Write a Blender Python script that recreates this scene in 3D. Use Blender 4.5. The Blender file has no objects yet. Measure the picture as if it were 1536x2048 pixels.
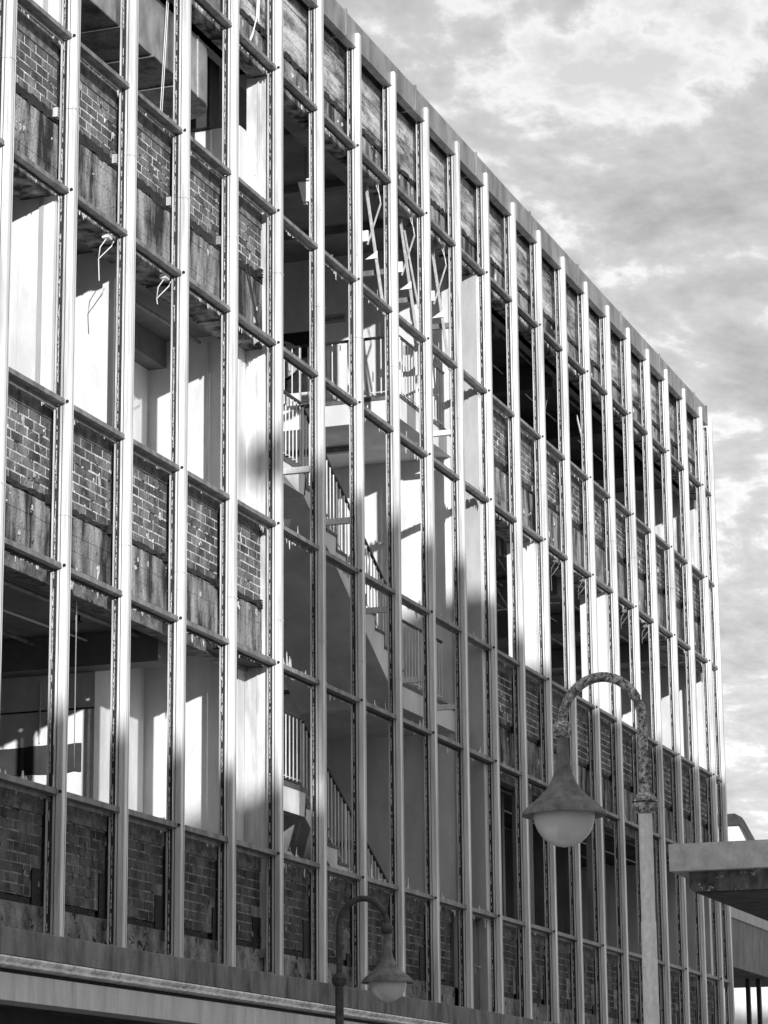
import bpy, math, random
from mathutils import Vector, Matrix
R = random.Random(7)
sc = bpy.context.scene
COL = sc.collection
# ------------------------------------------------------------------ camera
YAW, PIT, ROL = math.radians(70.37457), math.radians(13.63319), math.radians(-0.52551)
cam_d = bpy.data.cameras.new('camera')
cam = bpy.data.objects.new('camera', cam_d); COL.objects.link(cam)
fw = Vector((math.sin(YAW)*math.cos(PIT), math.cos(YAW)*math.cos(PIT), math.sin(PIT)))
rt = Vector((math.cos(YAW), -math.sin(YAW), 0)); up = rt.cross(fw)
r2 = rt*math.cos(ROL)+up*math.sin(ROL); u2 = up*math.cos(ROL)-rt*math.sin(ROL)
m = Matrix((( r2.x, u2.x, -fw.x, -19.10256), (r2.y, u2.y, -fw.y, -10.07138), (r2.z, u2.z, -fw.z, 1.6), (0, 0, 0, 1)))
cam.matrix_world = m
cam_d.sensor_fit = 'VERTICAL'; cam_d.sensor_height = 36; cam_d.lens = 5515.477/2048*36
cam_d.clip_start = 0.1; cam_d.clip_end = 3000
sc.camera = cam
# ------------------------------------------------------------------ light
SUN = Vector((1.0, 0.596, -0.2146)).normalized()
EL = math.asin(-SUN.z)
sd = bpy.data.lights.new('sun', 'SUN'); sd.energy = 3.5; sd.angle = math.radians(0.5); sd.color = (1, 1, 1)
so = bpy.data.objects.new('sun', sd); COL.objects.link(so)
so.rotation_euler = SUN.to_track_quat('-Z', 'Y').to_euler(); so.location = (-30, -20, 30)
w = bpy.data.worlds.new('World'); sc.world = w; w.use_nodes = True
nt = w.node_tree; nt.nodes.clear(); N = nt.nodes; LK = nt.links
def nn(tree, t, **k):
    n = tree.nodes.new(t)
    for a, b in k.items(): setattr(n, a, b)
    return n
out = nn(nt, 'ShaderNodeOutputWorld'); bg = nn(nt, 'ShaderNodeBackground')
sky = nn(nt, 'ShaderNodeTexSky', sky_type='NISHITA'); sky.sun_disc = False
sky.sun_elevation = EL; sky.sun_rotation = math.radians(239.2); sky.air_density = 1.0; sky.dust_density = 0.6
bw = nn(nt, 'ShaderNodeRGBToBW'); LK.new(sky.outputs[0], bw.inputs[0])
tc = nn(nt, 'ShaderNodeTexCoord'); sp = nn(nt, 'ShaderNodeSeparateXYZ'); LK.new(tc.outputs['Generated'], sp.inputs[0])
def mth(tree, op, a, b=None, clamp=False):
    n = nn(tree, 'ShaderNodeMath', operation=op); n.use_clamp = clamp
    for i, v in enumerate((a, b)):
        if v is None: continue
        if isinstance(v, (int, float)): n.inputs[i].default_value = v
        else: tree.links.new(v, n.inputs[i])
    return n.outputs[0]
zz = mth(nt, 'MAXIMUM', sp.outputs[2], 0.0); zd = mth(nt, 'ADD', zz, 0.12)
cx = mth(nt, 'DIVIDE', sp.outputs[0], zd); cy = mth(nt, 'DIVIDE', sp.outputs[1], zd)
cb = nn(nt, 'ShaderNodeCombineXYZ'); LK.new(cx, cb.inputs[0]); LK.new(cy, cb.inputs[1])
mp = nn(nt, 'ShaderNodeMapping'); LK.new(cb.outputs[0], mp.inputs[0]); mp.inputs['Rotation'].default_value = (0, 0, math.radians(8)); mp.inputs['Location'].default_value = (7.7, 6.1, 0); mp.inputs['Scale'].default_value = (1.9, 2.6, 1)
n1 = nn(nt, 'ShaderNodeTexNoise'); n1.inputs['Scale'].default_value = 1.9; n1.inputs['Detail'].default_value = 9; n1.inputs['Roughness'].default_value = 0.6; n1.inputs['Distortion'].default_value = 0.35
LK.new(mp.outputs[0], n1.inputs['Vector'])
n2 = nn(nt, 'ShaderNodeTexNoise'); n2.inputs['Scale'].default_value = 8.5; n2.inputs['Detail'].default_value = 10; n2.inputs['Roughness'].default_value = 0.6
LK.new(mp.outputs[0], n2.inputs['Vector'])
mixn = mth(nt, 'ADD', mth(nt, 'MULTIPLY', n1.outputs[0], 0.74), mth(nt, 'MULTIPLY', n2.outputs[0], 0.26))
rp = nn(nt, 'ShaderNodeValToRGB'); LK.new(mixn, rp.inputs[0])
SKY_RAMP = [(0.37, 1.9), (0.46, 2.9), (0.52, 3.7), (0.57, 5.7), (0.64, 4.1)]
e = rp.color_ramp.elements
for i, (p, v) in enumerate(SKY_RAMP):
    el = e[i] if i < 2 else e.new(p)
    el.position = p; el.color = (v/10, v/10, v/10, 1)
cl = mth(nt, 'MULTIPLY', rp.outputs[0], 10.0)
tot = mth(nt, 'ADD', mth(nt, 'MULTIPLY', cl, 0.85), mth(nt, 'MULTIPLY', bw.outputs[0], 0.35))
LK.new(tot, bg.inputs[0]); bg.inputs[1].default_value = 0.115
LK.new(bg.outputs[0], out.inputs[0])
sc.view_settings.view_transform = 'Standard'; sc.view_settings.look = 'None'; sc.view_settings.exposure = 0.5; sc.view_settings.gamma = 1.0
sc.view_settings.use_curve_mapping = False
sc.render.engine = 'CYCLES'; sc.cycles.max_bounces = 7; sc.cycles.diffuse_bounces = 5

# ------------------------------------------------------------------ materials
def mat(name, lo, hi, scale=3.0, streak=1.0, rough=0.8, metal=0.0, bump=0.2, bscale=30, spot=None, var=0.0, contrast=(0.35, 0.65), isl=0.0, spec=0.3):
    """grey material: lo..hi by noise (stretched downward when streak<1), optional spots (value, scale, threshold)"""
    M = bpy.data.materials.new(name); M.use_nodes = True; t = M.node_tree; b = t.nodes['Principled BSDF']
    g = nn(t, 'ShaderNodeNewGeometry')
    mp = nn(t, 'ShaderNodeMapping'); t.links.new(g.outputs['Position'], mp.inputs[0]); mp.inputs['Scale'].default_value = (scale, scale, scale*streak)
    a = nn(t, 'ShaderNodeTexNoise'); a.inputs['Scale'].default_value = 1; a.inputs['Detail'].default_value = 8; a.inputs['Roughness'].default_value = 0.62
    t.links.new(mp.outputs[0], a.inputs['Vector'])
    mr = nn(t, 'ShaderNodeMapRange'); t.links.new(a.outputs[0], mr.inputs[0])
    mr.inputs[1].default_value = contrast[0]; mr.inputs[2].default_value = contrast[1]; mr.inputs[3].default_value = lo; mr.inputs[4].default_value = hi
    v = mr.outputs[0]
    if spot:
        val, ss, th = spot[:3]
        s = nn(t, 'ShaderNodeTexNoise'); s.inputs['Scale'].default_value = ss; s.inputs['Detail'].default_value = 6; s.inputs['Roughness'].default_value = 0.7
        t.links.new(g.outputs['Position'], s.inputs['Vector'])
        k = nn(t, 'ShaderNodeMapRange'); t.links.new(s.outputs[0], k.inputs[0]); k.inputs[1].default_value = th; k.inputs[2].default_value = th+0.03
        mx = nn(t, 'ShaderNodeMix'); mx.data_type = 'FLOAT'; t.links.new(k.outputs[0], mx.inputs[0]); t.links.new(v, mx.inputs[2]); mx.inputs[3].default_value = val
        v = mx.outputs[0]
    if var or isl:
        oi = nn(t, 'ShaderNodeObjectInfo'); q = oi.outputs['Random']
        if isl: q = mth(t, 'FRACT', mth(t, 'ADD', q, g.outputs['Random Per Island']))
        f = mth(t, 'ADD', mth(t, 'MULTIPLY', q, 2*max(var, isl)), 1-max(var, isl))
        v = mth(t, 'MULTIPLY', v, f)
    cc = nn(t, 'ShaderNodeCombineColor')
    for i in range(3): t.links.new(v, cc.inputs[i])
    t.links.new(cc.outputs[0], b.inputs['Base Color'])
    b.inputs['Roughness'].default_value = rough; b.inputs['Metallic'].default_value = metal
    b.inputs['Specular IOR Level'].default_value = spec
    if bump:
        n = nn(t, 'ShaderNodeTexNoise'); n.inputs['Scale'].default_value = bscale; n.inputs['Detail'].default_value = 5
        t.links.new(g.outputs['Position'], n.inputs['Vector'])
        bp = nn(t, 'ShaderNodeBump'); bp.inputs['Strength'].default_value = bump; bp.inputs['Distance'].default_value = 0.02
        t.links.new(n.outputs[0], bp.inputs['Height']); t.links.new(bp.outputs[0], b.inputs['Normal'])
    return M
ALU = mat('weathered_aluminium', .44, .88, 10, .06, .45, .12, .05, 40, spot=(.14, 13, .69), contrast=(.33, .6), spec=.5)
ALU2 = mat('dull_aluminium', .13, .30, 9, .4, .5, .25, .1, 40)
JAMB = mat('old_frame_paint', .40, .70, 14, .12, .55, .1, .1, 60, spot=(.08, 34, .66))
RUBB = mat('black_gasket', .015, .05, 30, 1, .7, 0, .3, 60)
SHARD = mat('dusty_glass', .35, .85, 60, 1, .25, 0, .3, 90, spec=.6)
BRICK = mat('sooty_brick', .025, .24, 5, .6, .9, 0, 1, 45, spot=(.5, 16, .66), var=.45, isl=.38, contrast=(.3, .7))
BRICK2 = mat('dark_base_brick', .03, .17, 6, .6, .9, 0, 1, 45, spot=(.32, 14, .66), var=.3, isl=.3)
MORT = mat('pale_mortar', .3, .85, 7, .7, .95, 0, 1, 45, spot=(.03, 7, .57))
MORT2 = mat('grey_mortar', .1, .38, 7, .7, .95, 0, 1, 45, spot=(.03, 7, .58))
CONC = mat('stained_concrete', .025, .40, 6, .22, .9, 0, .8, 40, spot=(.03, 18, .61), contrast=(.40, .66))
BOARD = mat('board_marked_concrete', .08, .52, 2.5, 3.2, .9, 0, .9, 30, spot=(.04, 24, .62), isl=.28, contrast=(.36, .62))
PLAST = mat('grey_render', .06, .26, 9, 1, .9, 0, .8, 35, spot=(.5, 14, .68))
BITU = mat('bitumen', .008, .03, 10, 1, .6, 0, .9, 40, spot=(.35, 22, .66))
WHITE = mat('white_plaster', .58, .80, 2.5, .35, .85, 0, .12, 20, spot=(.38, 6, .72))
WHITE2 = mat('soiled_white_plaster', .42, .8, 6, .2, .85, 0, .3, 20, spot=(.2, 12, .68))
GREYW = mat('grey_wall_paint', .13, .24, 3, .4, .85, 0, .15, 20, spot=(.07, 7, .7))
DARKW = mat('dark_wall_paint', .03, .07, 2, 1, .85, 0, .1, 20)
CEIL = mat('ceiling_board', .15, .24, 1.5, 1, .9, 0, .08, 15)
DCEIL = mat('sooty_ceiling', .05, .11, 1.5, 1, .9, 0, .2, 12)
FLOOR = mat('dusty_floor', .1, .18, 3, 1, .9, 0, .2, 20)
FASC = mat('roof_flashing_metal', .14, .34, 3.5, .35, .42, .35, .05, 20, spec=.5)
SILL = mat('sill_concrete', .09, .28, 5, .3, .8, 0, .5, 60, spot=(.06, 11, .68))
LFASC = mat('lower_fascia_paint', .5, .74, 5, .2, .7, 0, .3, 50, spot=(.14, 9, .70))
TILE = mat('dark_stair_tile', .07, .15, 12, 1, .6, 0, .4, 50)
RAILW = mat('white_railing_paint', .62, .78, 20, .3, .5, 0, 0)
HAND = mat('black_handrail', .02, .04, 20, 1, .4, 0, 0, spec=.5)
LAMPM = mat('grey_lamp_casting', .11, .25, 14, 1, .6, .1, .5, 120, spot=(.5, 45, .67))
LAMPR = mat('flaking_lamp_arm', .08, .62, 30, 1, .7, 0, .6, 90, spot=(.045, 62, .53), contrast=(.36, .60))
LAMPD = mat('dark_lamp_paint', .05, .11, 14, 1, .6, .1, .5, 120, spot=(.3, 45, .72))
POSTM = mat('speckled_post_paint', .68, .88, 45, .5, .65, 0, .4, 120, spot=(.2, 60, .68))
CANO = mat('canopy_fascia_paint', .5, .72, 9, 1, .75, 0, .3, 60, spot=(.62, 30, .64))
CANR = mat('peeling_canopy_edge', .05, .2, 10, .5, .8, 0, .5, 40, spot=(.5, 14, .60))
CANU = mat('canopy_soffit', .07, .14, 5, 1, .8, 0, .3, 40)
DUCT = mat('galvanised_duct', .20, .40, 6, .6, .5, .3, .25, 14, spot=(.6, 20, .68))
DUCTU = mat('dark_duct_underside', .05, .3, 3.5, 3, .6, .2, .5, 14)  # darker tone used for the underside sheet only
TARM = mat('asphalt', .045, .06, 5, 1, .9, 0, .4, 80)
PAVE = mat('paving', .34, .44, 5, 1, .9, 0, .3, 60)
PALE = mat('pale_far_render', .55, .7, .7, 1, .9, 0, 0)
OPPO = mat('street_render', .55, .7, .8, 1, .9, 0, .1, 10)
WIN = mat('window_glass_dark', .02, .04, 2, 1, .15, 0, 0, spec=.6)
DOORM = mat('brown_door', .09, .15, 8, .2, .6, 0, .15, 30)
FIXM = mat('dusty_light_fitting', .34, .5, 20, 1, .6, .1, 0)
PILM = mat('grey_end_panel', .36, .46, 5, .3, .8, 0, .1, 30)
STEEL = mat('bright_steel', .55, .7, 20, 1, .3, .7, 0)
WHITEP = mat('white_enamel', .75, .85, 5, 1, .5, 0, 0)
SIGN = mat('sign_plate', .38, .46, 9, 1, .6, 0, 0)
def glassm():
    M = bpy.data.materials.new('frosted_globe'); M.use_nodes = True; t = M.node_tree; b = t.nodes['Principled BSDF']
    b.inputs['Base Color'].default_value = (.85, .85, .85, 1); b.inputs['Roughness'].default_value = .22
    b.inputs['Transmission Weight'].default_value = .3; b.inputs['IOR'].default_value = 1.2
    g = nn(t, 'ShaderNodeNewGeometry'); n = nn(t, 'ShaderNodeTexVoronoi'); n.inputs['Scale'].default_value = 110; t.links.new(g.outputs['Position'], n.inputs['Vector'])
    bp = nn(t, 'ShaderNodeBump'); bp.inputs['Strength'].default_value = .12; bp.inputs['Distance'].default_value = .01; t.links.new(n.outputs[0], bp.inputs['Height']); t.links.new(bp.outputs[0], b.inputs['Normal'])
    return M
GLOBE = glassm()

# ------------------------------------------------------------------ mesh helpers
class MB:
    def __init__(s): s.v = []; s.f = []
    def box(s, x0, x1, y0, y1, z0, z1):
        n = len(s.v)
        s.v += [(x0,y0,z0),(x1,y0,z0),(x1,y1,z0),(x0,y1,z0),(x0,y0,z1),(x1,y0,z1),(x1,y1,z1),(x0,y1,z1)]
        s.f += [tuple(n+i for i in q) for q in ((0,3,2,1),(4,5,6,7),(0,1,5,4),(1,2,6,5),(2,3,7,6),(3,0,4,7))]
        return s
    def prism(s, pts, a, b, axis):
        """polygon pts extruded from a to b along axis 'x','y','z'; pts are the other two coordinates in order"""
        n = len(s.v); k = len(pts)
        for t in (a, b):
            for p, q in pts:
                s.v.append({'x': (t, p, q), 'y': (p, t, q), 'z': (p, q, t)}[axis])
        s.f.append(tuple(n+i for i in range(k))); s.f.append(tuple(n+k+i for i in reversed(range(k))))
        for i in range(k):
            j = (i+1) % k; s.f.append((n+i, n+k+i, n+k+j, n+j))
        return s
    def tube(s, pts, r, seg=8, r1=None):
        pts = [Vector(p) for p in pts]; n0 = len(s.v); K = len(pts)
        for i, p in enumerate(pts):
            d = (pts[min(i+1, K-1)]-pts[max(i-1, 0)]).normalized()
            ref = Vector((0, 0, 1)) if abs(d.z) < .9 else Vector((1, 0, 0))
            a = d.cross(ref).normalized(); b = d.cross(a)
            rr = r if r1 is None else r+(r1-r)*i/(K-1)
            for k in range(seg):
                t = 2*math.pi*k/seg; s.v.append(tuple(p+a*math.cos(t)*rr+b*math.sin(t)*rr))
        for i in range(K-1):
            for k in range(seg):
                l = (k+1) % seg; s.f.append((n0+i*seg+k, n0+i*seg+l, n0+(i+1)*seg+l, n0+(i+1)*seg+k))
        s.f.append(tuple(n0+k for k in reversed(range(seg)))); s.f.append(tuple(n0+(K-1)*seg+k for k in range(seg)))
        return s
    def lathe(s, prof, cx, cy, cz, seg=40):
        n0 = len(s.v); K = len(prof)
        for r, z in prof:
            for k in range(seg):
                t = 2*math.pi*k/seg; s.v.append((cx+r*math.cos(t), cy+r*math.sin(t), cz+z))
        for i in range(K-1):
            for k in range(seg):
                l = (k+1) % seg; s.f.append((n0+i*seg+k, n0+(i+1)*seg+k, n0+(i+1)*seg+l, n0+i*seg+l))
        return s
    def build(s, name, m, parent=None, smooth=False, fix=True):
        me = bpy.data.meshes.new(name); me.from_pydata(s.v, [], s.f)
        if fix:
            import bmesh
            bm = bmesh.new(); bm.from_mesh(me); bmesh.ops.recalc_face_normals(bm, faces=bm.faces); bm.to_mesh(me); bm.free()
        if smooth:
            for p in me.polygons: p.use_smooth = True
        me.materials.append(m)
        o = bpy.data.objects.new(name, me); COL.objects.link(o)
        if parent: o.parent = parent
        return o
def tag(o, label=None, cat=None, group=None, kind=None):
    for k, v in (('label', label), ('category', cat), ('group', group), ('kind', kind)):
        if v: o[k] = v
    return o
def empty(name, label, cat, loc=(0, 0, 0), group=None):
    o = bpy.data.objects.new(name, None); COL.objects.link(o); o.location = (0, 0, 0); o.empty_display_size = .2
    return tag(o, label, cat, group)
def smoothed(o, ang=40):
    for p in o.data.polygons: p.use_smooth = True
    try: o.data.set_sharp_from_angle(angle=math.radians(ang))
    except Exception: pass
    return o

S = 1.2; NB = 22; I0 = -3
def MX(i): return min(S*i, 25.93)
L = [3.545, 4.727, 6.626, 8.050, 9.953, 11.382, 12.967, 14.17]
STAIR = range(6, 11)          # bays 5..10 open to the stairwell (bay index = left mullion)
stairbays = {5, 6, 7, 8, 9, 10}

# ------------------------------------------------------------------ ground
o = MB().box(-400, 600, -17.5, -5.2, -.3, 0).build('road', PAVE); tag(o, kind='structure')
o = MB().box(-400, 600, -5.2, 0.45, -.3, .13).build('pavement', PAVE); tag(o, kind='structure')
o = MB().box(-400, 600, -21, -17.5, -.3, .13).build('pavement', PAVE); tag(o, kind='structure')
o = MB().box(-900, 1400, -900, 900, -.6, -.304).build('ground', PAVE); tag(o, kind='structure')

# ------------------------------------------------------------------ office building
B = empty('office_building', 'gutted three storey office block with bare aluminium window grid and brick infill', 'building')
def P(mb, name, m, parent=None, **k): return mb.build(name, m, parent or B, **k)

# mullions
prof = [(0, .075), (0, .058), (.006, .056), (.006, .050), (0, .048), (0, .026), (.005, .024), (.005, .019), (0, .017), (0, -.006), (.004, -.01),
        (.056, -.01), (.058, -.004), (.063, -.004), (.065, -.01), (.081, -.01), (.085, -.006), (.085, .075)]
for i in range(I0, NB+1):
    mb = MB(); x = MX(i); TOP = 14.33; bolts = []
    for a, b in ((3.545, 7.06), (7.063, 10.705), (10.709, TOP)):
        mb.prism([(x+p, q) for p, q in prof], a, b, 'z')
    for z in (7.06, 10.705): mb.box(x-.004, x+.092, -.015, .03, z-.006, z+.001)
    for z in L[1:7]:
        if (i % 2): bolts.append((x, z))
    mu = P(mb, 'mullion', ALU)
    for bx_, bz_ in bolts: P(MB().tube([(bx_-.012, .008, bz_), (bx_+.003, .008, bz_)], .015, 8), 'bolt', RUBB, mu)
    P(MB().box(x-.0012, x+.004, .0490, .0535, 3.56, TOP-.004), 'groove_shade', RUBB, mu)  # black strips put the shade of the mullion grooves into colour
    P(MB().box(x+.0590, x+.0618, -.0112, -.002, 3.56, TOP-.004), 'groove_shade', RUBB, mu)
# transoms
for i in range(I0, NB):
    xa, xb = S*i+.085, MX(i+1)
    for j in range(1, 7):
        z = L[j]; jt = R.uniform(-.004, .004)
        mb = MB()
        mb.prism([(.035, z-.024+jt), (.035, z+.022+jt), (.045, z+.028+jt), (.107, z+.028+jt), (.107, z-.024+jt)], xa, xb-.001, 'x')
        mb.box(xa, xb-.001, .030, .035, z-.024+jt, z-.015+jt)
        P(mb, 'transom', ALU2)
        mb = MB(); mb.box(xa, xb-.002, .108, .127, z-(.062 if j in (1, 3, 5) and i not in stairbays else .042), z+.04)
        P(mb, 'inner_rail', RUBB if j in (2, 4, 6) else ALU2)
# jamb frames: a light strip left of each mullion, dark groove in front of it
for i in range(I0, NB):
    x = MX(i+1)
    mb = MB()
    for j in range(0, 7):
        za = L[j]+(.046 if j else 0); zb = (L[j+1]-.056) if j < 6 else 14.16
        mb.box(x-.020, x+.0, .114, .127, za, zb)
        pass
    P(mb, 'jamb_frame', JAMB)
    mb = MB()
    for j in range(0, 7):
        za = L[j]+.036; zb = L[j+1]-.032
        if j == 6: zb = 14.16
        mb.box(x-.005, x-.001, .076, .1135, za, zb)
    P(mb, 'gasket', RUBB)

# glass shards / putty left in the frames
sh = MB()
def shard_v(x, y, za, zb, w0, dense=1.0):
    z = za
    while z < zb-.02:
        h = R.uniform(.012, .09)
        if R.random() < .78*dense:
            wd = w0*(.25+R.random()**2*1.3); h2 = min(h, zb-z)
            n = len(sh.v); t = .005
            a = R.uniform(.1, .9)
            for yy in (y, y+t):
                sh.v += [(x, yy, z), (x, yy, z+h2), (x-wd, yy, z+h2*a), (x-wd*R.uniform(.3, 1), yy, z+h2*a*.4)]
            sh.f += [(n, n+3, n+2, n+1), (n+4, n+5, n+6, n+7), (n, n+4, n+7, n+3), (n+3, n+7, n+6, n+2), (n+2, n+6, n+5, n+1)]
        z += h*R.uniform(.6, 1.1)
def shard_h(xa, xb, y, z, d, h0, dense=.8):
    x = xa; c0 = R.uniform(0, 6); c1 = R.uniform(2, 9); h0 = h0*R.uniform(.5, 1.5)
    while x < xb-.01:
        gate = max(0, .35+.9*math.sin(c0+c1*(x-xa)*2.2))
        wd = R.uniform(.012, .06)
        if R.random() < dense:
            h = h0*(.15+R.random()**2*1.9)*d*(.3+min(gate, 1.2)); n = len(sh.v); t = .005; a = R.uniform(.2, .8); w2 = min(wd, xb-x)
            for yy in (y, y+t):
                sh.v += [(x, yy, z), (x+w2, yy, z), (x+w2*a, yy, z+h), (x+w2*a*.5, yy, z+h*R.uniform(.3, .9))]
            sh.f += [(n, n+1, n+2, n+3), (n+4, n+7, n+6, n+5), (n, n+4, n+5, n+1), (n+1, n+5, n+6, n+2), (n+2, n+6, n+7, n+3), (n+3, n+7, n+4, n)]
        x += wd*R.uniform(.7, 1.2)
for i in range(I0, NB):
    x = MX(i+1)
    for j in range(0, 7):
        shard_v(x-.004, .098+R.uniform(-.003, .003), L[j]+.04, (L[j+1] if j < 6 else 14.17)-.035, .017 if j in (0, 2, 4, 6) else .024)
        if j: 
            shard_h(S*i+.1, x-.01, .112, L[j]-.05, -1, .022 if i not in stairbays else .03, .5)
            if j in (1, 3, 5, 2, 4) and (i in stairbays or R.random() < .35): shard_h(S*i+.1, x-.02, .112, L[j]+.044, 1, .05 if i in stairbays else .02, .6)
o = sh.build('glass_shard_edges', SHARD, B); o['kind'] = 'stuff'

def XR(i):
    if i == 4: return 6.105
    return min(MX(i+1)-.022+.105*(MX(i+1)+19.1)/10.1, 26.19)
def PX(i): return XR(i-1), XR(i)-(.06 if i != 4 else .04)
# infill panels --------------------------------------------------------------
brick_mesh = {}
def brick_me(kind, m):
    if kind not in brick_mesh:
        mb = MB(); b = .004; hx, hz, d = .1175, .0350, .05
        mb.box(-hx, hx, 0, d, -hz, hz)
        o = mb.build('brick', m); me = o.data; bpy.data.objects.remove(o)
        n = 0
        # chamfer the front face
        import bmesh
        bm = bmesh.new(); bm.from_mesh(me)
        ed = [e for e in bm.edges if all(abs(v.co.y) < 1e-6 for v in e.verts)]
        bmesh.ops.bevel(bm, geom=ed, offset=.003, segments=1, affect='EDGES'); bm.to_mesh(me); bm.free()
        brick_mesh[kind] = me
    return brick_mesh[kind]
cands = []   # (distance, kind, panel, centre x, z, half width scale)
restv = MB()
for i in range(I0, NB):
    x0, x1 = PX(i)
    sets = [(3.87, 4.55, 'base')]
    if i not in stairbays: sets += [(7.25, 7.94, 'mid'), (10.72, 11.22, 'top')]
    if i == 10: sets = []
    for za, zb, kd in sets:
        pan = MB(); yf = .232
        if kd == 'base':
            pan.box(x0, x1, yf+.004, .36, 3.87, 4.56); pan.box(x0, x1, yf+.05, .36, 3.80, 3.87); pan.box(x0, x1, .20, .36, 3.546, 3.80)
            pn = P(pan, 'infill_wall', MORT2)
            o = P(MB().box(x0, x1, .222, .36, 4.56, 4.80), 'render_band', PLAST)
        else:
            pan.box(x0, x1, yf+.004, .36, za, zb)
            pn = P(pan, 'infill_wall', MORT)
            o = P(MB().box(x0, x1, .222, .36, zb, (L[3] if kd == 'mid' else L[5])+.06), 'render_band', PLAST)
        nc = int(round((zb-za)/.0845)); ph = (zb-za)/nc
        for c in range(nc):
            zc = za+ph*(c+.5); xx = x0-R.random()*.04-(.11 if c % 2 else 0)
            while xx < x1:
                a = max(xx+.010, x0+.004); b = min(xx+.212, x1-.002); 
                if kd == 'base' and c < 4: b = min(b, x1-.205)
                if b-a > .03:
                    cands.append(((b+a)/2, kd, pn, a, b, zc, yf))
                xx += .219
# visible first, nearest first
def visible(c):
    xc, kd, pn, a, b, zc, yf = c
    i = [k for k in range(I0, NB) if PX(k)[0]-.05 <= xc <= XR(k)+.05][0]; return b > S*i+.085+.24*(S*i+.085+19.1)/10.06+.02
vis = sorted([c for c in cands if visible(c)], key=lambda c: c[0]); hid = [c for c in cands if not visible(c)]
ids = {id(c) for c in vis[:298]}
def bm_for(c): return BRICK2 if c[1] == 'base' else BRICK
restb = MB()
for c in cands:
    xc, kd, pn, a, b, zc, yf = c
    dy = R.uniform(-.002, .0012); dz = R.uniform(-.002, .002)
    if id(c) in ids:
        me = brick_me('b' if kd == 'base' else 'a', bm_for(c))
        o = bpy.data.objects.new('brick', me); o.location = ((a+b)/2, yf+.0012+dy, zc+dz); o.scale = ((b-a)/.235, 1, R.uniform(.96, 1.03))
        o.rotation_euler = (R.uniform(-.02, .02), R.uniform(-.012, .012), R.uniform(-.02, .02)); o.parent = pn; COL.objects.link(o)
    else:
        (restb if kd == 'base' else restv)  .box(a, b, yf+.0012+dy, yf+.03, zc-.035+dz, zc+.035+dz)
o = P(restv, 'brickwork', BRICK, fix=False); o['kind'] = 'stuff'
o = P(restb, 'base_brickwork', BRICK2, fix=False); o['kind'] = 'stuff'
# concrete edge beams, bitumen strips, brackets
def jag_strip(xa, xb, z0, z1, y0, y1, amp, step=.05):
    top = []; bot = []; x = xa
    while x < xb: top.append((x, z1+R.uniform(-amp, amp))); bot.append((x, z0+R.uniform(-amp, amp)*1.2)); x += step*R.uniform(.5, 1.5)
    top.append((xb, z1)); bot.append((xb, z0))
    return MB().prism(bot+top[::-1], y0, y1, 'y')
brk = None
for i in range(I0, NB):
    x0, x1 = PX(i)
    for za, zb in (((3.56, 4.69), (6.76, 7.99), (9.95, 11.33), (12.95, 14.15)) if i not in stairbays else ((3.56, 4.69), (12.95, 14.15))):
        if i == 10 and za < 4: continue
        if i == 4: continue
        P(MB().box(x1+.001, XR(i)-.001, .206, .36, za, zb), 'gap_shade_strip', BITU)  # dark strip; its colour stands in for the shaded gap beside the jamb
    def beam(z0, z1, y=.215):
        mb = MB()
        zs = [z0]; 
        while zs[-1] < z1-.17: zs.append(zs[-1]+R.uniform(.13, .17))
        zs.append(z1)
        for a, b in zip(zs, zs[1:]): mb.box(x0, x1, y+R.uniform(0, .005), .50, a, b-.003)
        return P(mb, 'edge_beam', CONC)
    if i not in stairbays:
        if i == 4: P(MB().box(5.0, 6.065, .2, .36, 6.60, 6.735), 'leak_stop_lintel', BITU)  # dark piece added to keep sun from leaking in under the beam
        beam(6.74, 7.20); beam(9.925, 10.62)

        P(jag_strip(x0, x1, 10.62, 10.715, .212, .26, .018), 'bitumen_strip', BITU)
        P(jag_strip(x0, x1, 7.20, 7.25, .206, .26, .012), 'bitumen_strip', BITU)
        for z, mm in ((10.70, JAMB if i in (0, 1, 2, 12, 13, 15) else STEEL if i == 3 else BITU), (7.22, BITU)):
            bx = XR(i)-.17-.04*XR(i)/10
            mb = MB(); mb.box(bx, bx+.008, .165, .212, z-.042, z+.042); mb.box(bx+.008, bx+.075, .190, .212, z-.042, z+.042)
            for k in (-.042, -.014, .014, .034): mb.box(bx+.008, bx+.06, .165, .1899, z+k, z+k+.008)
            P(mb, 'fixing_bracket', mm)
    if i != 10:
        P(jag_strip(x0, x1-.21, 3.80, 3.86, .225, .26, .012), 'bitumen_strip', BITU)
        bx = XR(i)-.235
        mb = MB(); mb.box(bx+R.choice((0, 0, .05, .09)), bx+.2, .224, .235, 3.66, R.choice((4.19, 4.02, 4.11, 4.19, 3.94))); P(mb, 'notch_shade_plate', BITU)  # dark plate, coloured for the shade in the missing-brick notch
        mb = MB(); mb.box(bx+.10, bx+.16, .15, .24, 3.72, 3.80); mb.box(bx+.115, bx+.13, .135, .15, 3.70, 3.83); P(mb, 'fixing_bracket', ALU2)
    # parapet
    mb = MB(); z = 13.44
    while z < 14.16:
        h = R.uniform(.07, .115); zt = min(z+h, 14.2)
        mb.box(x0, x1, .215+R.uniform(0, .011), .36, z, zt-.004); z = zt
    P(mb, 'parapet_boarding', BOARD)
    P(jag_strip(x0, x1, 13.385, 13.45, .208, .36, .022), 'bitumen_strip', BITU)
    P(MB().box(x0, x1, .217, .36, 12.93, 13.37), 'parapet_beam', CONC)
    bx = XR(i)-.11
    mb = MB(); mb.box(bx, bx+.05, .185, .21, 13.36, 13.45); mb.box(bx+.02, bx+.03, .16, .185, 13.38, 13.43); P(mb, 'fixing_bracket', BITU)
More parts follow.
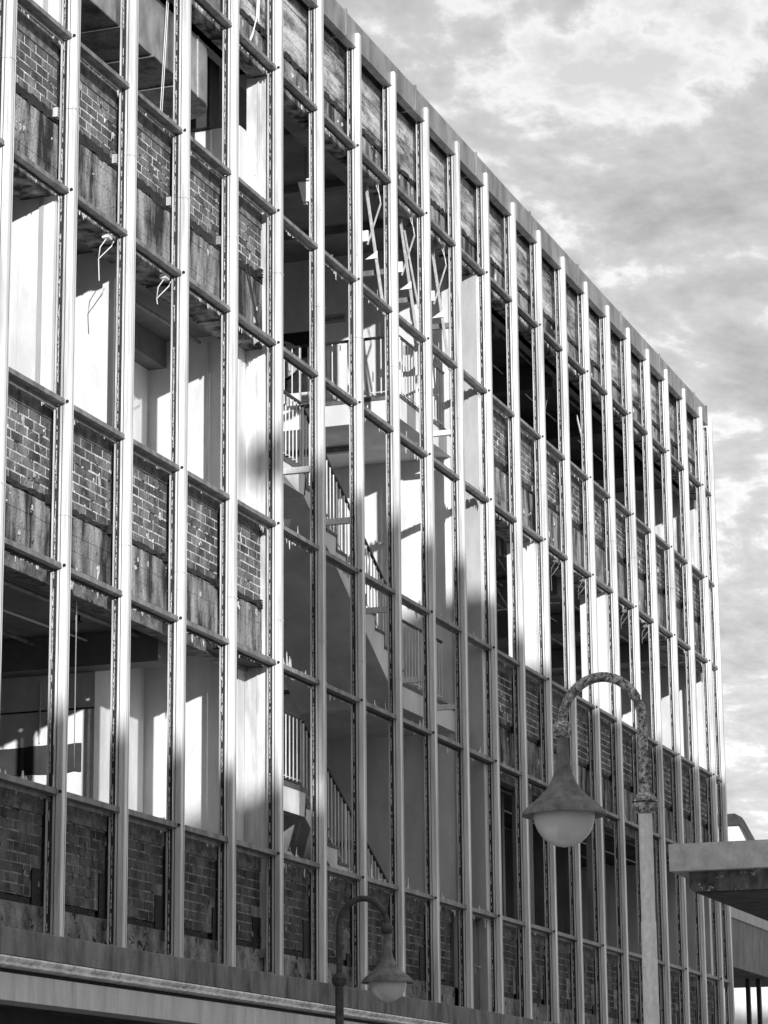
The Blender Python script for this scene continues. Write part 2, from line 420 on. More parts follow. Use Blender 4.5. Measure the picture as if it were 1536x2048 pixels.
# mortar smears over the brick faces
sm = MB(); sm_b = MB()
for i in range(I0, NB):
    if i == 10: continue
    for za, zb in (((3.9, 4.5), (7.3, 7.9), (10.75, 11.2), (6.8, 7.15), (10.0, 10.55), (13.05, 13.35)) if i not in stairbays else ((3.9, 4.5), (13.05, 13.35))):
        for k in range(R.randint(1, 6)):
            xx = R.uniform(S*i+.45, XR(i)-.03); zc = R.uniform(za, zb); rr = R.uniform(.006, .026); ns = R.randint(7, 11); yy = .2205 if za in (3.9, 7.3, 10.75) else .2105
            st = R.uniform(.9, 3.0); pts = []
            for q in range(ns):
                a = 2*math.pi*q/ns; r_ = rr*R.uniform(.35, 1.3); pts.append((xx+r_*math.cos(a)*1.2, zc+r_*math.sin(a)*st))
            (sm_b if zc < 4.6 else sm).prism(pts, yy-.0015+R.uniform(-.0005, .0005), yy+.006, 'y')
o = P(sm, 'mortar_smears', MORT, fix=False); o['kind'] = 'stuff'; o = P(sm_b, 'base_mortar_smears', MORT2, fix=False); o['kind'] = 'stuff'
# backing (dark voids behind the panel joints)
P(MB().box(-6, 25.7, .365, .50, 12.99, 14.3), 'parapet_wall', CONC)
for (a, b) in ((-6, 6.065), (13.225, 26.19)):
    P(MB().box(a, b, .365, .505, 6.572, 6.735), 'leak_stop_lintel', PLAST)  # closing strip added to block sun passing between transom and beam
    P(MB().box(a, b, .365, .50, 7.2, 8.02), 'spandrel_backing', GREYW); P(MB().box(a, b, .365, .50, 10.62, 11.33), 'spandrel_backing', GREYW)
P(MB().box(-6, 12.0, .365, .50, 3.3, 4.69), 'spandrel_backing', GREYW); P(MB().box(13.2, 26.19, .365, .50, 3.3, 4.69), 'spandrel_backing', GREYW)

# roof fascia in 2.4 m lengths
x = -2.4+.9
while x < 25.7:
    xe = min(x+2.4, 25.78)
    mb = MB(); mb.prism([(.03, 14.15), (.028, 14.46), (.05, 14.50), (.62, 14.50), (.62, 14.47), (.12, 14.46), (.12, 14.15)], x+.003, xe-.003, 'x')
    mb.box(x+.003, xe-.003, .02, .03, 14.15, 14.165)
    P(mb, 'fascia_panel', FASC)
    P(MB().box(xe-.02, xe+.02, .022, .6, 14.18, 14.506), 'joint_cover', FASC)
    x = xe
    if x > 25.7: break
P(MB().box(-6, 25.7, .5, 12, 13.42, 14.40), 'roof_slab', CONC)
# sill course and lower fascia
x = -8.0
while x < 26.9:
    xe = min(x+2.35, 26.95)
    mb = MB(); mb.prism([(-.04, 3.335), (-.04, 3.535), (-.03, 3.545), (.30, 3.545), (.30, 3.335)], x+.0025, xe-.0025, 'x'); P(mb, 'sill_panel', SILL)
    mb = MB(); mb.prism([(.02, 3.325), (-.055, 3.325), (-.062, 3.31), (-.055, 3.295), (-.03, 3.285), (-.035, 3.27), (-.075, 3.262), (-.075, 3.25), (-.02, 3.235), (.02, 3.235)], x+.001, xe-.001, 'x'); P(mb, 'drip_moulding', ALU)
    mb = MB(); mb.box(x+.002, xe-.002, -.035, .25, 2.985, 3.195); P(mb, 'lower_fascia', LFASC)
    x = xe
P(MB().box(-8, 26.95, .03, .3, 3.195, 3.334), 'shadow_gap', BITU)
P(MB().box(-8, 26.6, .55, .75, .13, 3.3), 'shopfront_wall', DARKW)
P(MB().box(-8, 26.6, .25, .55, 2.99, 3.19), 'shopfront_soffit', DCEIL)

# interior -------------------------------------------------------------------
LX = -6
P(MB().box(LX, 26.4, .55, 12, 3.50, 3.80), 'floor_slab', FLOOR)
for a, b in ((LX, 6.0), (13.2, 26.3)):
    P(MB().box(a, b, .50, 12, 7.02, 7.30), 'floor_slab', FLOOR); P(MB().box(a, b, .50, 12, 10.55, 10.83), 'floor_slab', FLOOR)
# suspended ceilings
def ceiling(a, b, z, m, y0=.62):
    mb = MB(); x = a
    while x < b-.01:
        xe = min(x+1.25, b); mb.box(x+.003, xe-.003, y0, 3.1, z, z+.02); mb.box(x+.003, xe-.003, 3.106, 11.9, z, z+.02); x = xe
    P(mb, 'ceiling', m)
    P(MB().box(a, b, y0-.03, y0-.003, z-.012, z+.05), 'ceiling_trim', ALU2)
    P(MB().box(a, b, .50, y0-.03, z+.25, z+.27), 'curtain_track_recess', BITU)
ceiling(LX, 5.9, 10.07, CEIL); ceiling(LX, 5.9, 6.74, CEIL); ceiling(LX, 5.9, 13.22, CEIL)
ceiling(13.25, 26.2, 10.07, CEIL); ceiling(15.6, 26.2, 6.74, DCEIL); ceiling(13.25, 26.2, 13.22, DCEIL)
for z in (13.0,): P(MB().box(LX, 26.3, .36, .60, z-.01, z+.0), 'head_soffit', CEIL)
# walls
P(MB().box(LX-.2, 26.6, 11.9, 12.1, 0.13, 14.4), 'rear_wall', GREYW)
P(MB().box(LX-.2, LX, .3, 11.9, 0.13, 14.4), 'cross_wall', GREYW)
P(MB().box(LX, 26.3, 6.6, 6.75, 3.8, 13.4), 'corridor_wall', GREYW)
P(MB().box(5.90, 6.08, .405, 6.6, 3.8, 12.34), 'cross_wall', WHITE)
P(MB().box(5.83, 6.08, .72, 6.6, 12.345, 13.4), 'duct_shade_box', DARKW)  # dark box added; its colour holds the duct's shade on the upper wall
P(MB().box(6.07, 6.17, .135, .40, 3.8, 12.92), 'column', WHITE2); P(MB().box(6.055, 6.069, .25, .27, 3.8, 12.9), 'cover_strip', WHITE2)
P(MB().box(4.75, 5.928, 1.42, 6.6, 3.8, 6.72), 'shaft_wall', WHITE)
P(MB().box(4.45, 4.748, .62, 6.6, 6.42, 6.735), 'downstand_beam', CEIL)
P(jag_strip(1.55, 6.5, 5.45, 5.72, 4.728, 4.748, .012, .12), 'temp', DARKW)
t_ = bpy.data.objects['temp']; me = t_.data
for v in me.vertices: v.co = (v.co.y, v.co.x, v.co.z)      # the strip runs along y on the wall x = 4.75
t_.name = 'tile_band'
P(MB().box(4.738, 4.749, 1.42, 6.5, 6.06, 6.075), 'picture_rail', DARKW)
P(MB().box(3.04, 3.22, .36, 6.6, 7.3, 10.06), 'partition', WHITE)
P(MB().box(3.222, 5.928, 1.42, 1.6, 7.3, 10.06), 'shaft_wall', WHITE)
P(MB().box(3.222, 5.928, 1.22, 1.419, 9.78, 10.06), 'downstand_beam', CEIL)
for za, zb, zc, zd_ in ((7.3, 10.3, 8.03, 9.92), (10.83, 13.2, 11.36, 12.92)):
    P(MB().box(1.20, 1.40, .168, .285, zc, zd_), 'column', WHITE); P(MB().box(1.205, 1.40, .51, 1.3, za, zb), 'pier', WHITE); P(MB().box(1.205, 1.40, .295, .508, zc, zd_), 'pier', WHITE)
P(MB().box(5.1, 5.928, 1.3, 1.45, 10.83, 12.3), 'shaft_wall', WHITE)
# right-hand rooms
P(MB().box(13.084, 13.099, .130, .50, 3.57, 12.9), 'end_panel', PILM)
for zc_, zd2 in ((8.03, 9.92), (11.36, 12.92)): P(MB().box(1.185, 1.1995, .27, .31, zc_, zd2), 'cover_strip', PILM)
P(MB().box(13.10, 13.22, .128, 6.6, 3.56, 12.92), 'cross_wall', WHITE); P(MB().box(13.10, 13.22, .51, 6.6, 12.921, 13.45), 'cross_wall', WHITE)
for xp in (15.5, 19.1, 22.7):
    P(MB().box(xp, xp+.2, .30, .52, 4.74, 6.56), 'column', GREYW)
    if xp < 22: P(MB().box(xp, xp+.2, .135, .52, 8.02, 9.92), 'column', WHITE)
P(MB().box(26.2, 26.35, .40, 6.6, 3.8, 13.3), 'end_wall', WHITE)
P(MB().box(26.35, 26.4, .45, 12, .13, 13.3), 'gable_wall', OPPO)
mb = MB()
for r_ in range(6):
    for c_ in range(9): mb.box(26.188, 26.199, .42+c_*.42, .42+c_*.42+.41, 10.9+r_*.36, 10.9+r_*.36+.35)
P(mb, 'wall_tiling', WHITE2)
P(MB().box(13.22, 26.2, 4.0, 4.1, 10.83, 13.2), 'partition', DARKW)
P(MB().box(13.22, 22.0, 3.0, 3.1, 7.3, 10.05), 'partition', GREYW)
P(MB().box(13.22, 24.5, 2.6, 2.7, 3.8, 6.72), 'partition', GREYW)
for xx in (16.6, 20.3): P(MB().box(xx, xx+.1, 1.0, 2.6, 3.8, 6.72), 'partition', GREYW)
CR = random.Random(11)
def conduit(pts, r=.012, m=None): P(MB().tube(pts, r, 6), 'conduit', m or ALU2)
for z, a, b in ((13.15, 13.4, 26.0), (9.98, 13.4, 26.0), (6.66, 15.7, 26.0), (9.98, -2, 5.8), (6.66, -2, 4.4)):
    for k in range(4):
        y = .8+k*.55; conduit([(a, y, z-.02*CR.random()), ((a+b)/2, y+CR.uniform(-.1, .1), z-.05*CR.random()), (b, y, z)], .011 if k % 2 else .02, WHITEP if k == 1 else ALU2)
for k in range(16):
    x = CR.uniform(13.5, 25.5); z = CR.choice((13.1, 9.95, 6.6)); y = CR.uniform(.7, 2.4); l = CR.uniform(.15, .7)
    conduit([(x, y, z), (x+CR.uniform(-.08, .08), y, z-l*.5), (x+CR.uniform(-.15, .15), y+.05, z-l)], .006, WHITEP if k % 3 else ALU2)
for x, y, za, zb in ((13.085, 1.75, 7.35, 10.5), (13.085, 2.35, 3.9, 7.0), (5.885, .75, 7.4, 10.0), (5.885, 1.1, 3.9, 6.7), (4.735, 2.0, 5.75, 6.35), (13.085, .9, 3.8, 6.95)):
    conduit([(x, y, za), (x, y, zb)], .009, WHITE2)
for x in (15.4, 18.2, 21.0, 23.8): P(MB().box(x, x+.22, .6, 6.5, 12.85, 13.2), 'ceiling_beam', DCEIL); P(MB().box(x, x+.22, .6, 3.0, 9.75, 10.05), 'ceiling_beam', CEIL)
# door in the base of bay ten
d = P(MB().box(12.16, 13.10, .235, .28, 3.55, 4.66), 'door', DOORM)
mb = MB(); mb.box(12.22, 12.60, .226, .235, 3.6, 4.58); mb.box(12.66, 13.04, .226, .235, 3.6, 4.58); P(mb, 'door_leaf', DOORM, d)
mb = MB(); mb.tube([(12.90, .225, 4.10), (12.90, .19, 4.10), (12.99, .185, 4.10)], .012, 8); mb.box(12.885, 12.915, .222, .228, 4.02, 4.14); P(mb, 'door_handle', STEEL, d)
mb = MB(); mb.box(12.02, 12.155, .20, .30, 3.55, 4.70); mb.box(13.105, 13.14, .20, .30, 3.55, 4.70); mb.box(12.155, 13.105, .20, .30, 4.665, 4.70); P(mb, 'door_frame', DOORM)
# stairwell shell
P(MB().box(6.08, 13.1, 4.6, 4.75, 3.5, 13.45), 'stairwell_rear_wall', GREYW)
P(MB().box(6.08, 13.1, .50, 4.6, 13.40, 13.42), 'ceiling', CEIL)
for xx in (8.6, 10.4, 12.0): P(MB().box(xx, xx+.12, .5, 4.6, 13.30, 13.40), 'ceiling_beam', CEIL)
P(MB().box(6.08, 13.1, .36, .50, 12.985, 13.4), 'head_beam', CEIL)

# ------------------------------------------------------------------ staircase
ST = empty('staircase', 'white concrete dog-leg staircase with thin white balusters behind the empty frames', 'staircase')
YF = .5; YB = 1.75
def landing(x0, x1, z0, z1, edge_left):
    P(MB().box(x0, x1, YF, 4.59, z0, z1-.03), 'stair_landing', WHITE, ST)
    mb = MB(); mb.box(x0-.012 if edge_left else x0, x1 if edge_left else x1+.0, YF-.012, YF+.3, z1-.03, z1+.02)
    mb.box(x0-.012 if edge_left else x0, x1, YF+.3, 4.58, z1-.03, z1+.02) 
    P(mb, 'landing_tiles', TILE, ST)
landing(11.17, 13.098, 10.53, 10.82, True); landing(11.13, 13.098, 7.0, 7.29, True)
landing(6.085, 8.0, 8.84, 9.11, False); landing(6.085, 8.0, 5.34, 5.63, False)
def flight(x0, z0, x1, z1, n, ya, yb, m=1):
    ri = (z0-z1)/n; go = (x1-x0)/(n-1) if True else 0
    pts = [(x0, z0-.03)]; x = x0; z = z0-.03
    for k in range(n-1):
        z -= ri; pts += [(x, z), (x+go, z)]; x += go
    pts += [(x, z1-.29), (x-.12*m, z1-.29)]
    pts += [(x0-.04*m, z0-.28)]
    f = P(MB().prism(pts, ya, yb, 'y'), 'stair_flight', WHITE, ST)
    x = x0; z = z0-.03
    for k in range(n-1):
        z -= ri
        a, b = sorted((x-.002, x+go+.022*m)); P(MB().box(a, b, ya-.012, yb, z+.002, z+.032), 'tread', TILE, f)
        a, b = sorted((x+.001*m, x+.014*m)); P(MB().box(a, b, ya-.006, yb, z+.033, z+ri-.002), 'riser', TILE, f)
        x += go
    return f
flight(8.0, 9.11, 11.13, 7.29, 11, YF, YB); flight(8.0, 5.63, 11.13, 3.81, 11, YF, YB)
flight(11.17, 10.82, 8.0, 9.11, 11, 2.4, 3.7, -1); flight(11.13, 7.29, 8.0, 5.63, 10, 2.4, 3.7, -1)
def railing(a, b, ztop, step=.105, y0off=.04, slope_foot=None):
    """a,b: (x,y,zfoot) ends; posts every 6th baluster"""
    a = Vector(a); b = Vector(b); n = max(2, int((b-a).length_safe/step)) if False else max(2, int(math.hypot(b.x-a.x, b.y-a.y)/step))
    r = P(MB().tube([(a.x, a.y, a.z+ztop), (b.x, b.y, b.z+ztop)], .02, 8), 'handrail', HAND, ST)
    r.name = 'railing'
    P(MB().tube([(a.x, a.y, a.z+.07), (b.x, b.y, b.z+.07)], .007, 6), 'bottom_rail', RAILW, r)
    for k in range(n+1):
        p = a.lerp(b, k/n); post = (k % 6 == 0)
        P(MB().tube([(p.x, p.y, p.z-(.0 if post else -.05)), (p.x, p.y, p.z+ztop-.012)], .016 if post else .0075, 6), 'newel_post' if post else 'baluster', RAILW, r)
    return r
railing((11.22, .55, 10.84), (11.22, 2.35, 10.84), .76)
railing((11.26, .54, 10.84), (12.95, .54, 10.84), .76)
railing((6.15, .54, 9.13), (7.95, .54, 9.13), .75)
railing((8.02, .54, 9.08), (11.10, .54, 7.38), .78)
railing((11.16, .54, 7.31), (12.72, .54, 7.31), .76)
railing((6.15, .54, 5.65), (7.95, .54, 5.65), .74)
railing((8.02, .54, 5.58), (11.10, .54, 3.88), .78)
for i, z in ((6, 8.92), (7, 8.63), (8, 7.865), (9, 7.265), (10, 7.13), (10, 10.545), (8, 11.865), (9, 11.90), (10, 11.92)):
    P(MB().box(S*i+.0, S*i+.055, .077, .498, z-.032, z+.032), 'brace_bar', ALU2 if z > 11 else RAILW, ST)
# light on the landing soffit, thing
FT = empty('ceiling_batten_light', 'slim batten light fixed under the upper stair landing', 'light')
P(MB().box(12.10, 12.18, 1.4, 2.5, 10.47, 10.528), 'light_housing', ALU2, FT); P(MB().box(12.115, 12.165, 1.45, 2.45, 10.44, 10.469), 'light_tube', WHITEP, FT)

# ------------------------------------------------------------------ signs, hose reel
def text(s, size, loc, parent, m):
    cu = bpy.data.curves.new('lettering', 'FONT'); cu.body = s; cu.size = size; cu.extrude = .002; cu.align_x = 'RIGHT'; cu.offset = size*.02
    o = bpy.data.objects.new('tmp', cu); COL.objects.link(o)
    dg = bpy.context.evaluated_depsgraph_get(); me = bpy.data.meshes.new_from_object(o.evaluated_get(dg)); bpy.data.objects.remove(o)
    me.materials.clear(); me.materials.append(m)
    t = bpy.data.objects.new('lettering', me); COL.objects.link(t); t.location = loc; t.rotation_euler = (math.pi/2, 0, -math.pi/2); t.parent = parent
    return t
sg = empty('floor_sign', 'grey floor sign reading GESCHOSS high on the dark upper stair wall', 'sign', group='floor signs in the stairwell')
P(MB().box(13.085, 13.098, 1.91, 2.39, 12.49, 12.61), 'sign_plate', SIGN, sg); text('3. GESCHOSS', .064, (13.083, 1.935, 12.528), sg, HAND)
sg = empty('floor_sign', 'pale floor sign reading GESCHOSS behind the lowest stair balusters', 'sign', group='floor signs in the stairwell')
P(MB().box(13.085, 13.098, 1.875, 2.355, 5.615, 5.735), 'sign_plate', SIGN, sg); text('1. GESCHOSS', .064, (13.083, 1.90, 5.653), sg, HAND)
hr = empty('hose_reel', 'round pale fire hose reel in a dark wall recess beside the top landing', 'hose reel')
P(MB().box(13.088, 13.098, 2.42, 3.3, 11.60, 12.42), 'cabinet_back', BITU, hr)
def disc(y, z, r, x0, x1, n=28): return MB().prism([(y+r*math.cos(2*math.pi*k/n), z+r*math.sin(2*math.pi*k/n)) for k in range(n)], x0, x1, 'x')
P(disc(2.76, 12.03, .25, 12.97, 13.0), 'reel_disc', SIGN, hr); P(disc(2.76, 12.03, .16, 13.0, 13.086), 'reel_drum', BITU, hr)
for k in range(8): 
    a = 2*math.pi*k/8+.2; P(disc(2.76+.2*math.cos(a), 12.03+.2*math.sin(a), .014, 12.962, 12.97, 10), 'reel_hole', BITU, hr)
P(disc(2.76, 12.03, .05, 12.95, 12.97, 14), 'reel_hub', STEEL, hr)
# ------------------------------------------------------------------ hanging light fixtures at the top of the stairwell
def hang(i, label):
    x = S*i-.1; f = empty('hanging_light_fixture', label, 'light', group='torn light fixtures hanging in the top stairwell bays')
    mb = MB(); n = Vector((0, -.193, -1.24)).normalized()
    for k in (0, 1): 
        mb.tube([(x+k*.045, .309, 12.80), (x+k*.045, .112, 11.56-.25)], .014, 6)
    mb.box(x+.0, x+.045, .295, .32, 12.78, 12.9); P(mb, 'rail', FIXM, f)
    P(MB().tube([(x-.02, .125, 12.66), (x-.02, .295, 12.17)], .012, 6), 'arm', FIXM, f)
    P(MB().box(x-.045, x-.01, .28, .38, 12.21, 12.34), 'ballast_box', WHITEP, f)
    P(MB().prism([(.17, 12.08), (.32, 11.99), (.17, 11.99)], x-.03, x-.024, 'x'), 'bracket_plate', WHITEP, f)
    P(MB().tube([(x-.02, .125, 12.66), (x-.01, .14, 12.75), (x-.02, .18, 12.88), (x, .17, 12.98)], .004, 5), 'wire', RAILW, f)
    if i == 9:
        P(MB().tube([(x+.02, .27, 12.75), (x+.02, .10, 11.75)], .014, 6), 'rail', FIXM, f)
    P(MB().tube([(x-.01, .17, 12.98), (x-.015, .15, 12.8), (x-.02, .13, 12.67)], .004, 5), 'wire', RAILW, f)
hang(8, 'white light fixture and rail dangling in the top stairwell, leftmost of the three')
hang(9, 'white light fixture and rail dangling in the top stairwell, middle of the three')
hang(10, 'white light fixture and rail dangling in the top stairwell, rightmost of the three')
hl = empty('square_pendant_light', 'bright white square light panel hanging under the dark stairwell ceiling', 'light')
P(MB().prism([(.700, 12.587), (.560, 12.575), (.560, 12.34), (.640, 12.344)], 8.3, 8.315, 'x'), 'light_panel', WHITEP, hl)
P(MB().tube([(8.31, .61, 12.585), (8.31, .61, 13.395)], .005, 6), 'wire', HAND, hl); P(MB().box(8.29, 8.33, .56, .60, 12.595, 12.61), 'clip', WHITEP, hl); P(MB().box(8.29, 8.33, .59, .63, 12.31, 12.325), 'clip', WHITEP, hl)

# blind brackets below the transoms
def hook(X, z, lab, long=False):
    f = tag(MB().tube([(X+.02, .15, z), (X-.02, .20, z-.10), (X-.05, .20, z-.22), (X+.07, .13, z-.07), (X+.09, .12, z-.02)], .0055, 6).tube([(X-.05, .20, z-.22), (X-.03, .20, z-.42 if long else z-.27)], .005, 6)
            .box(X-.01, X+.08, .13, .19, z-.01, z+.03).build('blind_bracket', ALU2 if X > 15 else RAILW), lab, 'bracket', 'bent white blind brackets hanging from the window heads')
hook(2.20, 9.87, 'bent white wire bracket dangling long over a sunlit wall, second window from left', True)
hook(3.46, 9.88, 'short bent white wire bracket under the window head, third window from left')
hook(16.55, 9.86, 'thin white wire bracket hanging beside the bright column, above the lamp arc left', True)
hook(17.92, 9.86, 'small white wire bracket just left of the brightest narrow window above the lamp', False)
hook(20.25, 9.86, 'white wire bracket hanging above the right side of the lamp arc', False)
hook(21.5, 9.86, 'white wire bracket hanging furthest right under the window heads', False)
# ducts, cables
du = empty('ventilation_duct', 'large ventilation duct with rounded end and darker underside under the top left ceiling', 'duct')
pl = [(1.45, .37), (4.75, .37)]
for k in range(13):
    a = -math.pi/2+math.pi*k/12; pl.append((4.85+.42*math.cos(a), .70+.33*math.sin(a)))
pl += [(1.45, 1.03)]
P(MB().prism(pl, 12.225, 12.85, 'z'), 'duct_body', DUCT, du)
pl2 = [(x, y) for x, y in pl]
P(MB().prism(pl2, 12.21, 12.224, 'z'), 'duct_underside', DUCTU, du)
for xx in (2.1, 2.85, 3.6, 4.35): P(MB().box(xx, xx+.02, .362, 1.03, 12.198, 12.209), 'duct_seam', STEEL, du)
P(MB().box(4.70, 4.725, .36, .369, 12.2, 12.86), 'duct_seam', STEEL, du)
for xx in (2.2, 4.2): P(MB().tube([(xx, .7, 12.85), (xx, .7, 13.22)], .01, 6), 'duct_hanger', STEEL, du)
o = tag(MB().tube([(3.80, .30, 12.9), (3.66, .30, 11.6)], .0045, 6).tube([(3.835, .30, 12.9), (3.70, .30, 11.6)], .0045, 6).build('hanging_cable', RAILW), 'pair of thin white cables hanging in front of the duct', 'cable')
o = tag(MB().tube([(2.33, .45, 6.72), (2.34, .45, 6.3)], .008, 6).tube([(2.34, .45, 6.3), (2.345, .45, 5.1)], .005, 6).build('hanging_cable', STEEL), 'single thin pull cord hanging in the lower left window', 'cable')
o = tag(MB().tube([(3.5, 1.0, 6.74), (3.5, 1.0, 6.66)], .02, 8).lathe([(.0, -.02), (.05, -.03), (.05, -.04), (.0, -.045)], 3.5, 1.0, 6.68, 12).build('sprinkler_head', BITU), 'small dark sprinkler head on the lower left ceiling', 'sprinkler')
# cables on the infill of bay four
o = tag(MB().tube([(5.83, .20, 14.1), (5.86, .19, 13.75), (5.82, .18, 13.5), (5.68, .17, 13.25), (5.60, .18, 13.1)], .012, 6).tube([(5.87, .20, 14.1), (5.90, .19, 13.75), (5.86, .18, 13.45)], .008, 6).build('loose_cable', RAILW), 'loose curved pale cable on the parapet concrete left of the stairwell', 'cable')
o = tag(MB().tube([(5.60, .205, 10.65), (5.68, .20, 10.5), (5.80, .19, 10.25), (5.93, .19, 10.02)], .006, 5).tube([(5.66, .205, 10.72), (5.72, .20, 10.5), (5.86, .19, 10.2), (5.95, .19, 10.03)], .006, 5).tube([(5.60, .205, 10.68), (5.54, .2, 10.5), (5.55, .2, 10.35)], .005, 5).build('loose_cable', HAND), 'thin dark wires drooping over the concrete below the brick panel left of the stairwell', 'cable')
# collapsed ceiling grid in the right-hand rooms
cg = empty('ceiling_grid', 'sagging metal ceiling grid hanging in the dark windows above the lamp', 'ceiling grid')
for k in range(9):
    y = .8+k*.25; P(MB().tube([(13.3, y, 9.9-.02*k), (14.6, y, 9.6-.03*k), (15.4, y, 9.75)], .012, 5), 'grid_bar', ALU2, cg)
    P(MB().tube([(15.8, y, 9.9), (17.2, y, 9.45-.04*k), (19.0, y, 9.8)], .012, 5), 'grid_bar', ALU2, cg)
for k in range(12):
    x = 13.4+k*.48; P(MB().tube([(x, .75, 9.72), (x+.1, 3.0, 9.35)], .012, 5), 'grid_bar', ALU2, cg)
o = tag(MB().tube([(18.75, .4, 12.55), (19.25, .35, 11.75)], .012, 5).build('hanging_rod', RAILW), 'thin white rod dangling in a dark top floor window', 'rod')

# ------------------------------------------------------------------ street lamps
def lamp(px_, py_, sgn, zb, label, arm_m, bell_m, post_m):
    """post at px_,py_; arm reaches sgn*0.437 m in y; zb = height of the ball over the bell"""
    f = empty('street_lamp', label, 'street lamp', group='swan neck street lamps')
    lx, ly = px_, py_+sgn*.437; zj = zb-.400; rr = .2185
    pts = []
    for k in range(25):
        a = math.pi*k/24
        pts.append((px_, py_+sgn*(rr-rr*math.cos(a)), zb+.02+.248*math.sin(a)))
    pts = [(px_, py_, zj), (px_, py_, zj+.15), (px_, py_+sgn*.0, zb-.08)]+pts
    smoothed(P(MB().tube(pts, .0265, 14), 'arm', arm_m, f))
    def ball(x, y, z, r): return [(r*math.sin(math.pi*k/14), -r*math.cos(math.pi*k/14)) for k in range(15)]
    smoothed(P(MB().lathe(ball(0, 0, 0, .054), lx, ly, zb, 24), 'ball_joint', LAMPR if arm_m == LAMPR else LAMPD, f), 60)
    mb = MB().lathe(ball(0, 0, 0, .066), px_, py_, zj-.015, 28); smoothed(P(mb, 'post_ball', LAMPR if arm_m == LAMPR else LAMPD, f), 60)
    P(MB().lathe([(.0665, -.004), (.0675, -.002), (.0665, .003), (.05, .003)], px_, py_, zj-.01, 28), 'ball_seam', BITU, f)
    prof = [(.0, -.03), (.030, -.035), (.031, -.06), (.033, -.12), (.038, -.17), (.045, -.215), (.056, -.25), (.071, -.285), (.094, -.32), (.122, -.350), (.155, -.378), (.188, -.404), (.211, -.427), (.2235, -.447), (.2235, -.456), (.216, -.458), (.205, -.452), (.165, -.44)]
    smoothed(P(MB().lathe(prof, lx, ly, zb, 48), 'lamp_shade', bell_m, f), 50)
    gp = [(.163*math.cos(t), -.445-.176*math.sin(t)) for t in [math.pi/2*k/14 for k in range(15)]]
    smoothed(P(MB().lathe(gp, lx, ly, zb, 40), 'globe', GLOBE, f), 80)
    smoothed(P(MB().lathe([(.0, -.50), (.03, -.505), (.035, -.53), (.028, -.56), (.0, -.57)], lx, ly, zb, 16).lathe([(.02, -.44), (.02, -.5)], lx, ly, zb, 12), 'bulb', WHITEP, f), 60)
    pr = [(.036, zj-.07), (.037, zj-.5), (.0365, zj-.62), (.0395, zj-.63), (.042, zj-1.4), (.046, 1.2), (.075, 1.1), (.085, .9), (.085, .13)]
    smoothed(P(MB().lathe(pr, px_, py_, 0, 20), 'post', post_m, f), 30)
    return f
lamp(-5.17, -6.53, 1, 3.912, 'nearer tall street lamp with flaking pale arm and speckled light post', LAMPR, LAMPM, POSTM)
lamp(3.24, -1.66, -1, 3.69, 'farther small dark street lamp in front of the sill', LAMPD, LAMPM, LAMPD)

# ------------------------------------------------------------------ canopy at the kerb
cn = empty('kiosk_canopy', 'flat weathered canopy roof jutting in from the right edge', 'canopy')
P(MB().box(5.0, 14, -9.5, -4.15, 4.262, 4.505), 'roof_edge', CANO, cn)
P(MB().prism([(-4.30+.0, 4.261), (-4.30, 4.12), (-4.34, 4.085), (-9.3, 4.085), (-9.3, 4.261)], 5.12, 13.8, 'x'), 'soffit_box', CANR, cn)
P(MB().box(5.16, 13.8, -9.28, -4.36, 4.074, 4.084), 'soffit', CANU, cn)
for xx in (8.5, 12.5): P(MB().tube([(xx, -6.3, .1), (xx, -6.3, 4.08)], .07, 12), 'support_post', POSTM, cn)

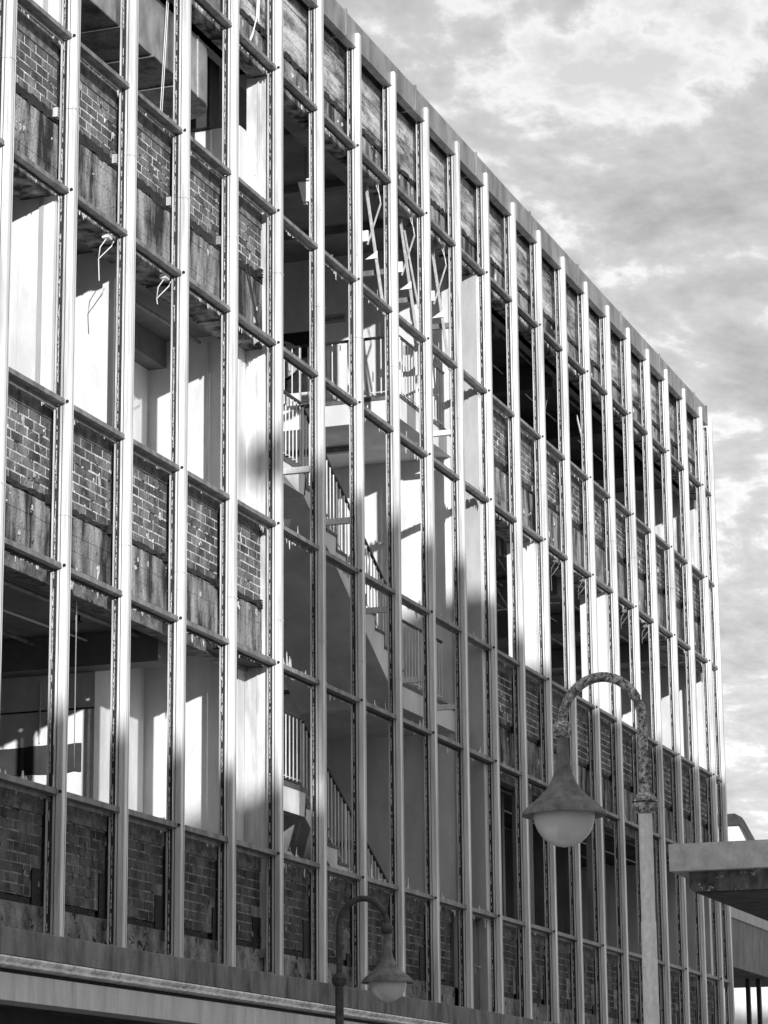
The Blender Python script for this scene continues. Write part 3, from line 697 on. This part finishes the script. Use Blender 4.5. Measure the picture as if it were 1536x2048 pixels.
# ------------------------------------------------------------------ annex on the right and things beyond
an = empty('annex_building', 'plain grey bridging block on dark pillars beyond the right end', 'building')
P(MB().box(26.6, 32.6, .3, 8, 5.08, 5.905), 'wall', GREYW, an); P(MB().box(26.6, 32.65, .27, 8, 5.906, 6.6), 'coping', PILM, an)
P(MB().box(26.62, 32.58, .32, 7.9, 5.068, 5.079), 'soffit', DARKW, an)
for yy in (.47, .665, 1.6): P(MB().box(30.3, 30.4, yy, yy+.07, .13, 5.067), 'pillar', BITU, an)
hb = empty('gabled_house', 'pale house with dark sloping roof edge just right of the grid', 'house')
P(MB().prism([(2.25, 0.1), (2.25, 7.9), (2.80, 9.06), (4.5, 9.06), (4.5, .1)], 40, 40.5, 'x'), 'wall', WHITE, hb)
P(MB().prism([(2.16, 7.9), (2.52, 8.55), (2.86, 9.22), (2.92, 9.31), (4.6, 9.31), (4.6, 9.062), (2.81, 9.062), (2.50, 8.4), (2.255, 7.9)], 39.9, 40.6, 'x'), 'roof', DARKW, hb)
fb = empty('far_building', 'bright pale far building glimpsed between the dark pillars', 'building')
P(MB().box(60, 75, -8, 14, -.2, 9), 'wall', PALE, fb)
for yy in (-7, -5.4, -3.8, -2.2, -.6, 1, 2.6, 4.2):
    for zz_ in (1.2, 3.6, 6.0): 
        f_ = P(MB().box(59.94, 60, yy, yy+.9, zz_, zz_+1.4), 'window_frame', WHITE, fb); P(MB().box(59.93, 59.939, yy+.07, yy+.83, zz_+.07, zz_+1.33), 'pane', GREYW, f_)

# ------------------------------------------------------------------ houses across the street (behind the camera) that shade the lower storeys
def opp(x0, x1, h, label, floors):
    g = empty('terraced_house', label, 'house')
    P(MB().box(x0, x1, -30, -20, .1, h-.3), 'wall', OPPO, g); P(MB().box(x0-.02, x1-.05, -30.1, -19.85, h-.3, h), 'cornice', OPPO, g)
    n = int((x1-x0)/2.6)
    for fl in range(floors):
        for k in range(n):
            xx = x0+1+k*2.6; z = 1.4+fl*(h-1.5)/floors
            f_ = P(MB().box(xx, xx+1.2, -20, -19.93, z, z+1.7), 'window_frame', WHITE, g); P(MB().box(xx+.08, xx+1.12, -19.93, -19.92, z+.08, z+1.62), 'pane', WIN, f_)
    return g
opp(-75, -26.4, 12.6, 'long lower rendered house across the street behind the camera', 3)
bb = opp(-26.2, -21.2, 16.1, 'tallest rendered house across the street with added shadow-casting slab', 4)
P(MB().prism([(-26.35, 16.0), (-26.75, 14.6), (-26.35, 12.7)], -22, -19.9, 'y'), 'gable_return', OPPO, bb)
P(MB().box(-28.1, -26.22, -22, -19.9, 15.8, 16.2), 'shadow_slab', OPPO, bb)  # unseen slab, shaped to throw the isolated shadow near the stairwell
cc = opp(-21.1, -7.4, 15.25, 'rendered corner house across the street behind the camera', 4)
P(MB().box(-21.0, -17.9, -24, -20.3, 15.26, 15.55), 'roof_upstand', OPPO, cc)
